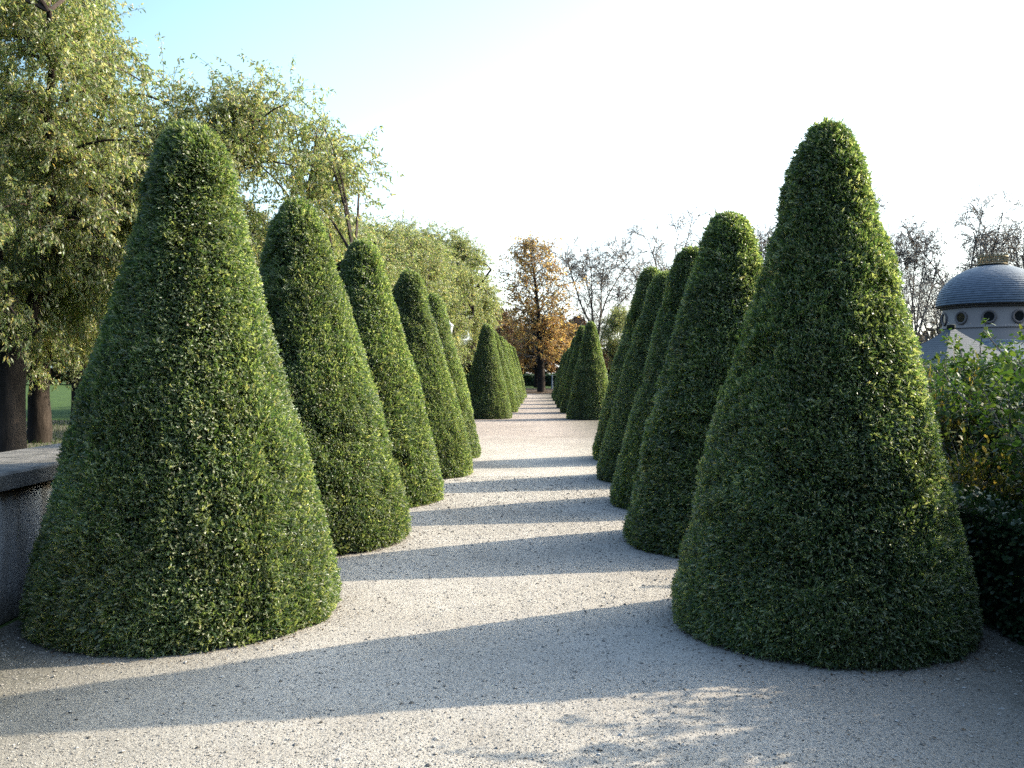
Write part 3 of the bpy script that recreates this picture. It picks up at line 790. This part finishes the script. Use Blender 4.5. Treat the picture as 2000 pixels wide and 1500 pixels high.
g = Geo(); n = 26000
X = np.concatenate([rng.uniform(-16, -4.2, n)]); Y = 8+rng.random(n)*22
h = rng.uniform(.05, .13, n)
BL = np.array([(0, -.06, 0), (0, .06, 0), (.6, -.04, .1), (.6, .04, .1), (1, 0, .35)])
add_leaves(g, BL, BLADE_F, np.stack([X, Y, np.full(n, -.008)], -1), rng.normal(size=(n, 3))*.35+np.array([0, 0, 1]), rng.normal(size=(n, 3)), h)
tag(g.build('lawn_grass', M['grass']), 'short green grass of the lawn behind the low wall', 'grass', kind='stuff')

# ------------------------------------------------------------------ world, sun, camera
w = bpy.data.worlds.new('World'); scene.world = w; w.use_nodes = True
nt = w.node_tree; nt.nodes.clear()
sky = nt.nodes.new('ShaderNodeTexSky'); sky.sky_type = 'NISHITA'; sky.sun_disc = False
sky.sun_elevation = SUN_EL; sky.sun_rotation = math.pi/2-SUN_AZ
sky.altitude = 100; sky.air_density = 1.0; sky.dust_density = 4.0; sky.ozone_density = 1.0
bg = nt.nodes.new('ShaderNodeBackground'); bg.inputs[1].default_value = .15
out = nt.nodes.new('ShaderNodeOutputWorld')
# autumn haze: the sunward part of the sky, low down, scatters far more light than the clear zenith
dirv = nt.nodes.new('ShaderNodeTexCoord').outputs['Generated']
sp = N(nt, 'ShaderNodeSeparateXYZ'); nt.links.new(dirv, sp.inputs[0])
dt = N(nt, 'ShaderNodeVectorMath', operation='DOT_PRODUCT'); nt.links.new(dirv, dt.inputs[0])
dt.inputs[1].default_value = (math.cos(R(55)), math.sin(R(55)), 0)     # haze centre turned off the sun's bearing to cut fill on camera-facing yews
def mrange(v, a, b, c, d, t='SMOOTHSTEP'):
    n = N(nt, 'ShaderNodeMapRange'); n.interpolation_type = t; nt.links.new(v, n.inputs[0])
    for i, x in enumerate((a, b, c, d)): n.inputs[i+1].default_value = x
    return n.outputs[0]
el = mrange(sp.outputs[2], .02, .85, 1, 0)
az = mrange(dt.outputs['Value'], -.12, .93, .0, 1, 'LINEAR')
mu = N(nt, 'ShaderNodeMath', operation='MULTIPLY'); nt.links.new(el, mu.inputs[0]); nt.links.new(az, mu.inputs[1])
hz = ramp(nt, mu.outputs[0], [(0, (0, 0, 0)), (.25, (1.1, 2.1, 2.4)), (.42, (2.3, 3.8, 4.1)), (.60, (3.4, 4.8, 4.9)), (.74, (5.5, 6.2, 6.2)), (1, (9, 9.3, 9.2))])
ad = N(nt, 'ShaderNodeMix', data_type='RGBA', blend_type='ADD'); ad.inputs[0].default_value = 1
upk = mrange(sp.outputs[2], .05, .65, 0, 1); suk = mrange(dt.outputs['Value'], .1, .7, 0, 1)  # low sky behind the camera darkened, zenith raised, to keep yew shade deep
mx = N(nt, 'ShaderNodeMath', operation='MAXIMUM'); nt.links.new(upk, mx.inputs[0]); nt.links.new(suk, mx.inputs[1])
tint = mix(nt, 1.0, sky.outputs[0], ramp(nt, mx.outputs[0], [(0, (.09, .105, .125)), (1, (1.58, 1.82, 1.93))]), 'MULTIPLY'); nt.links.new(tint, ad.inputs[6]); nt.links.new(hz, ad.inputs[7])
nt.links.new(ad.outputs[2], bg.inputs[0]); nt.links.new(bg.outputs[0], out.inputs[0])

sl = bpy.data.lights.new('sun', 'SUN'); sl.energy = 5.0; sl.angle = R(.55); sl.color = (1.0, .89, .72)
so = bpy.data.objects.new('sun', sl); col.objects.link(so)
from mathutils import Vector
d = Vector((math.cos(SUN_AZ)*math.cos(SUN_EL), math.sin(SUN_AZ)*math.cos(SUN_EL), math.sin(SUN_EL)))
so.rotation_euler = (-d).to_track_quat('-Z', 'Y').to_euler(); so.location = d*30

cd = bpy.data.cameras.new('camera'); co = bpy.data.objects.new('camera', cd); col.objects.link(co)
co.location = (0, 0, CAMH); co.rotation_euler = (R(90)-math.atan(22/F), 0, 0)
cd.sensor_width = 36; cd.lens = 36*F/2000; cd.clip_start = .05; cd.clip_end = 4000
scene.camera = co
scene.view_settings.view_transform = 'Standard'; scene.view_settings.look = 'None'
scene.view_settings.exposure = 0; scene.view_settings.gamma = 1
scene.cycles.use_denoising = False
scene.cycles.max_bounces = 6; scene.cycles.diffuse_bounces = 0; scene.cycles.glossy_bounces = 2
scene.cycles.transmission_bounces = 4
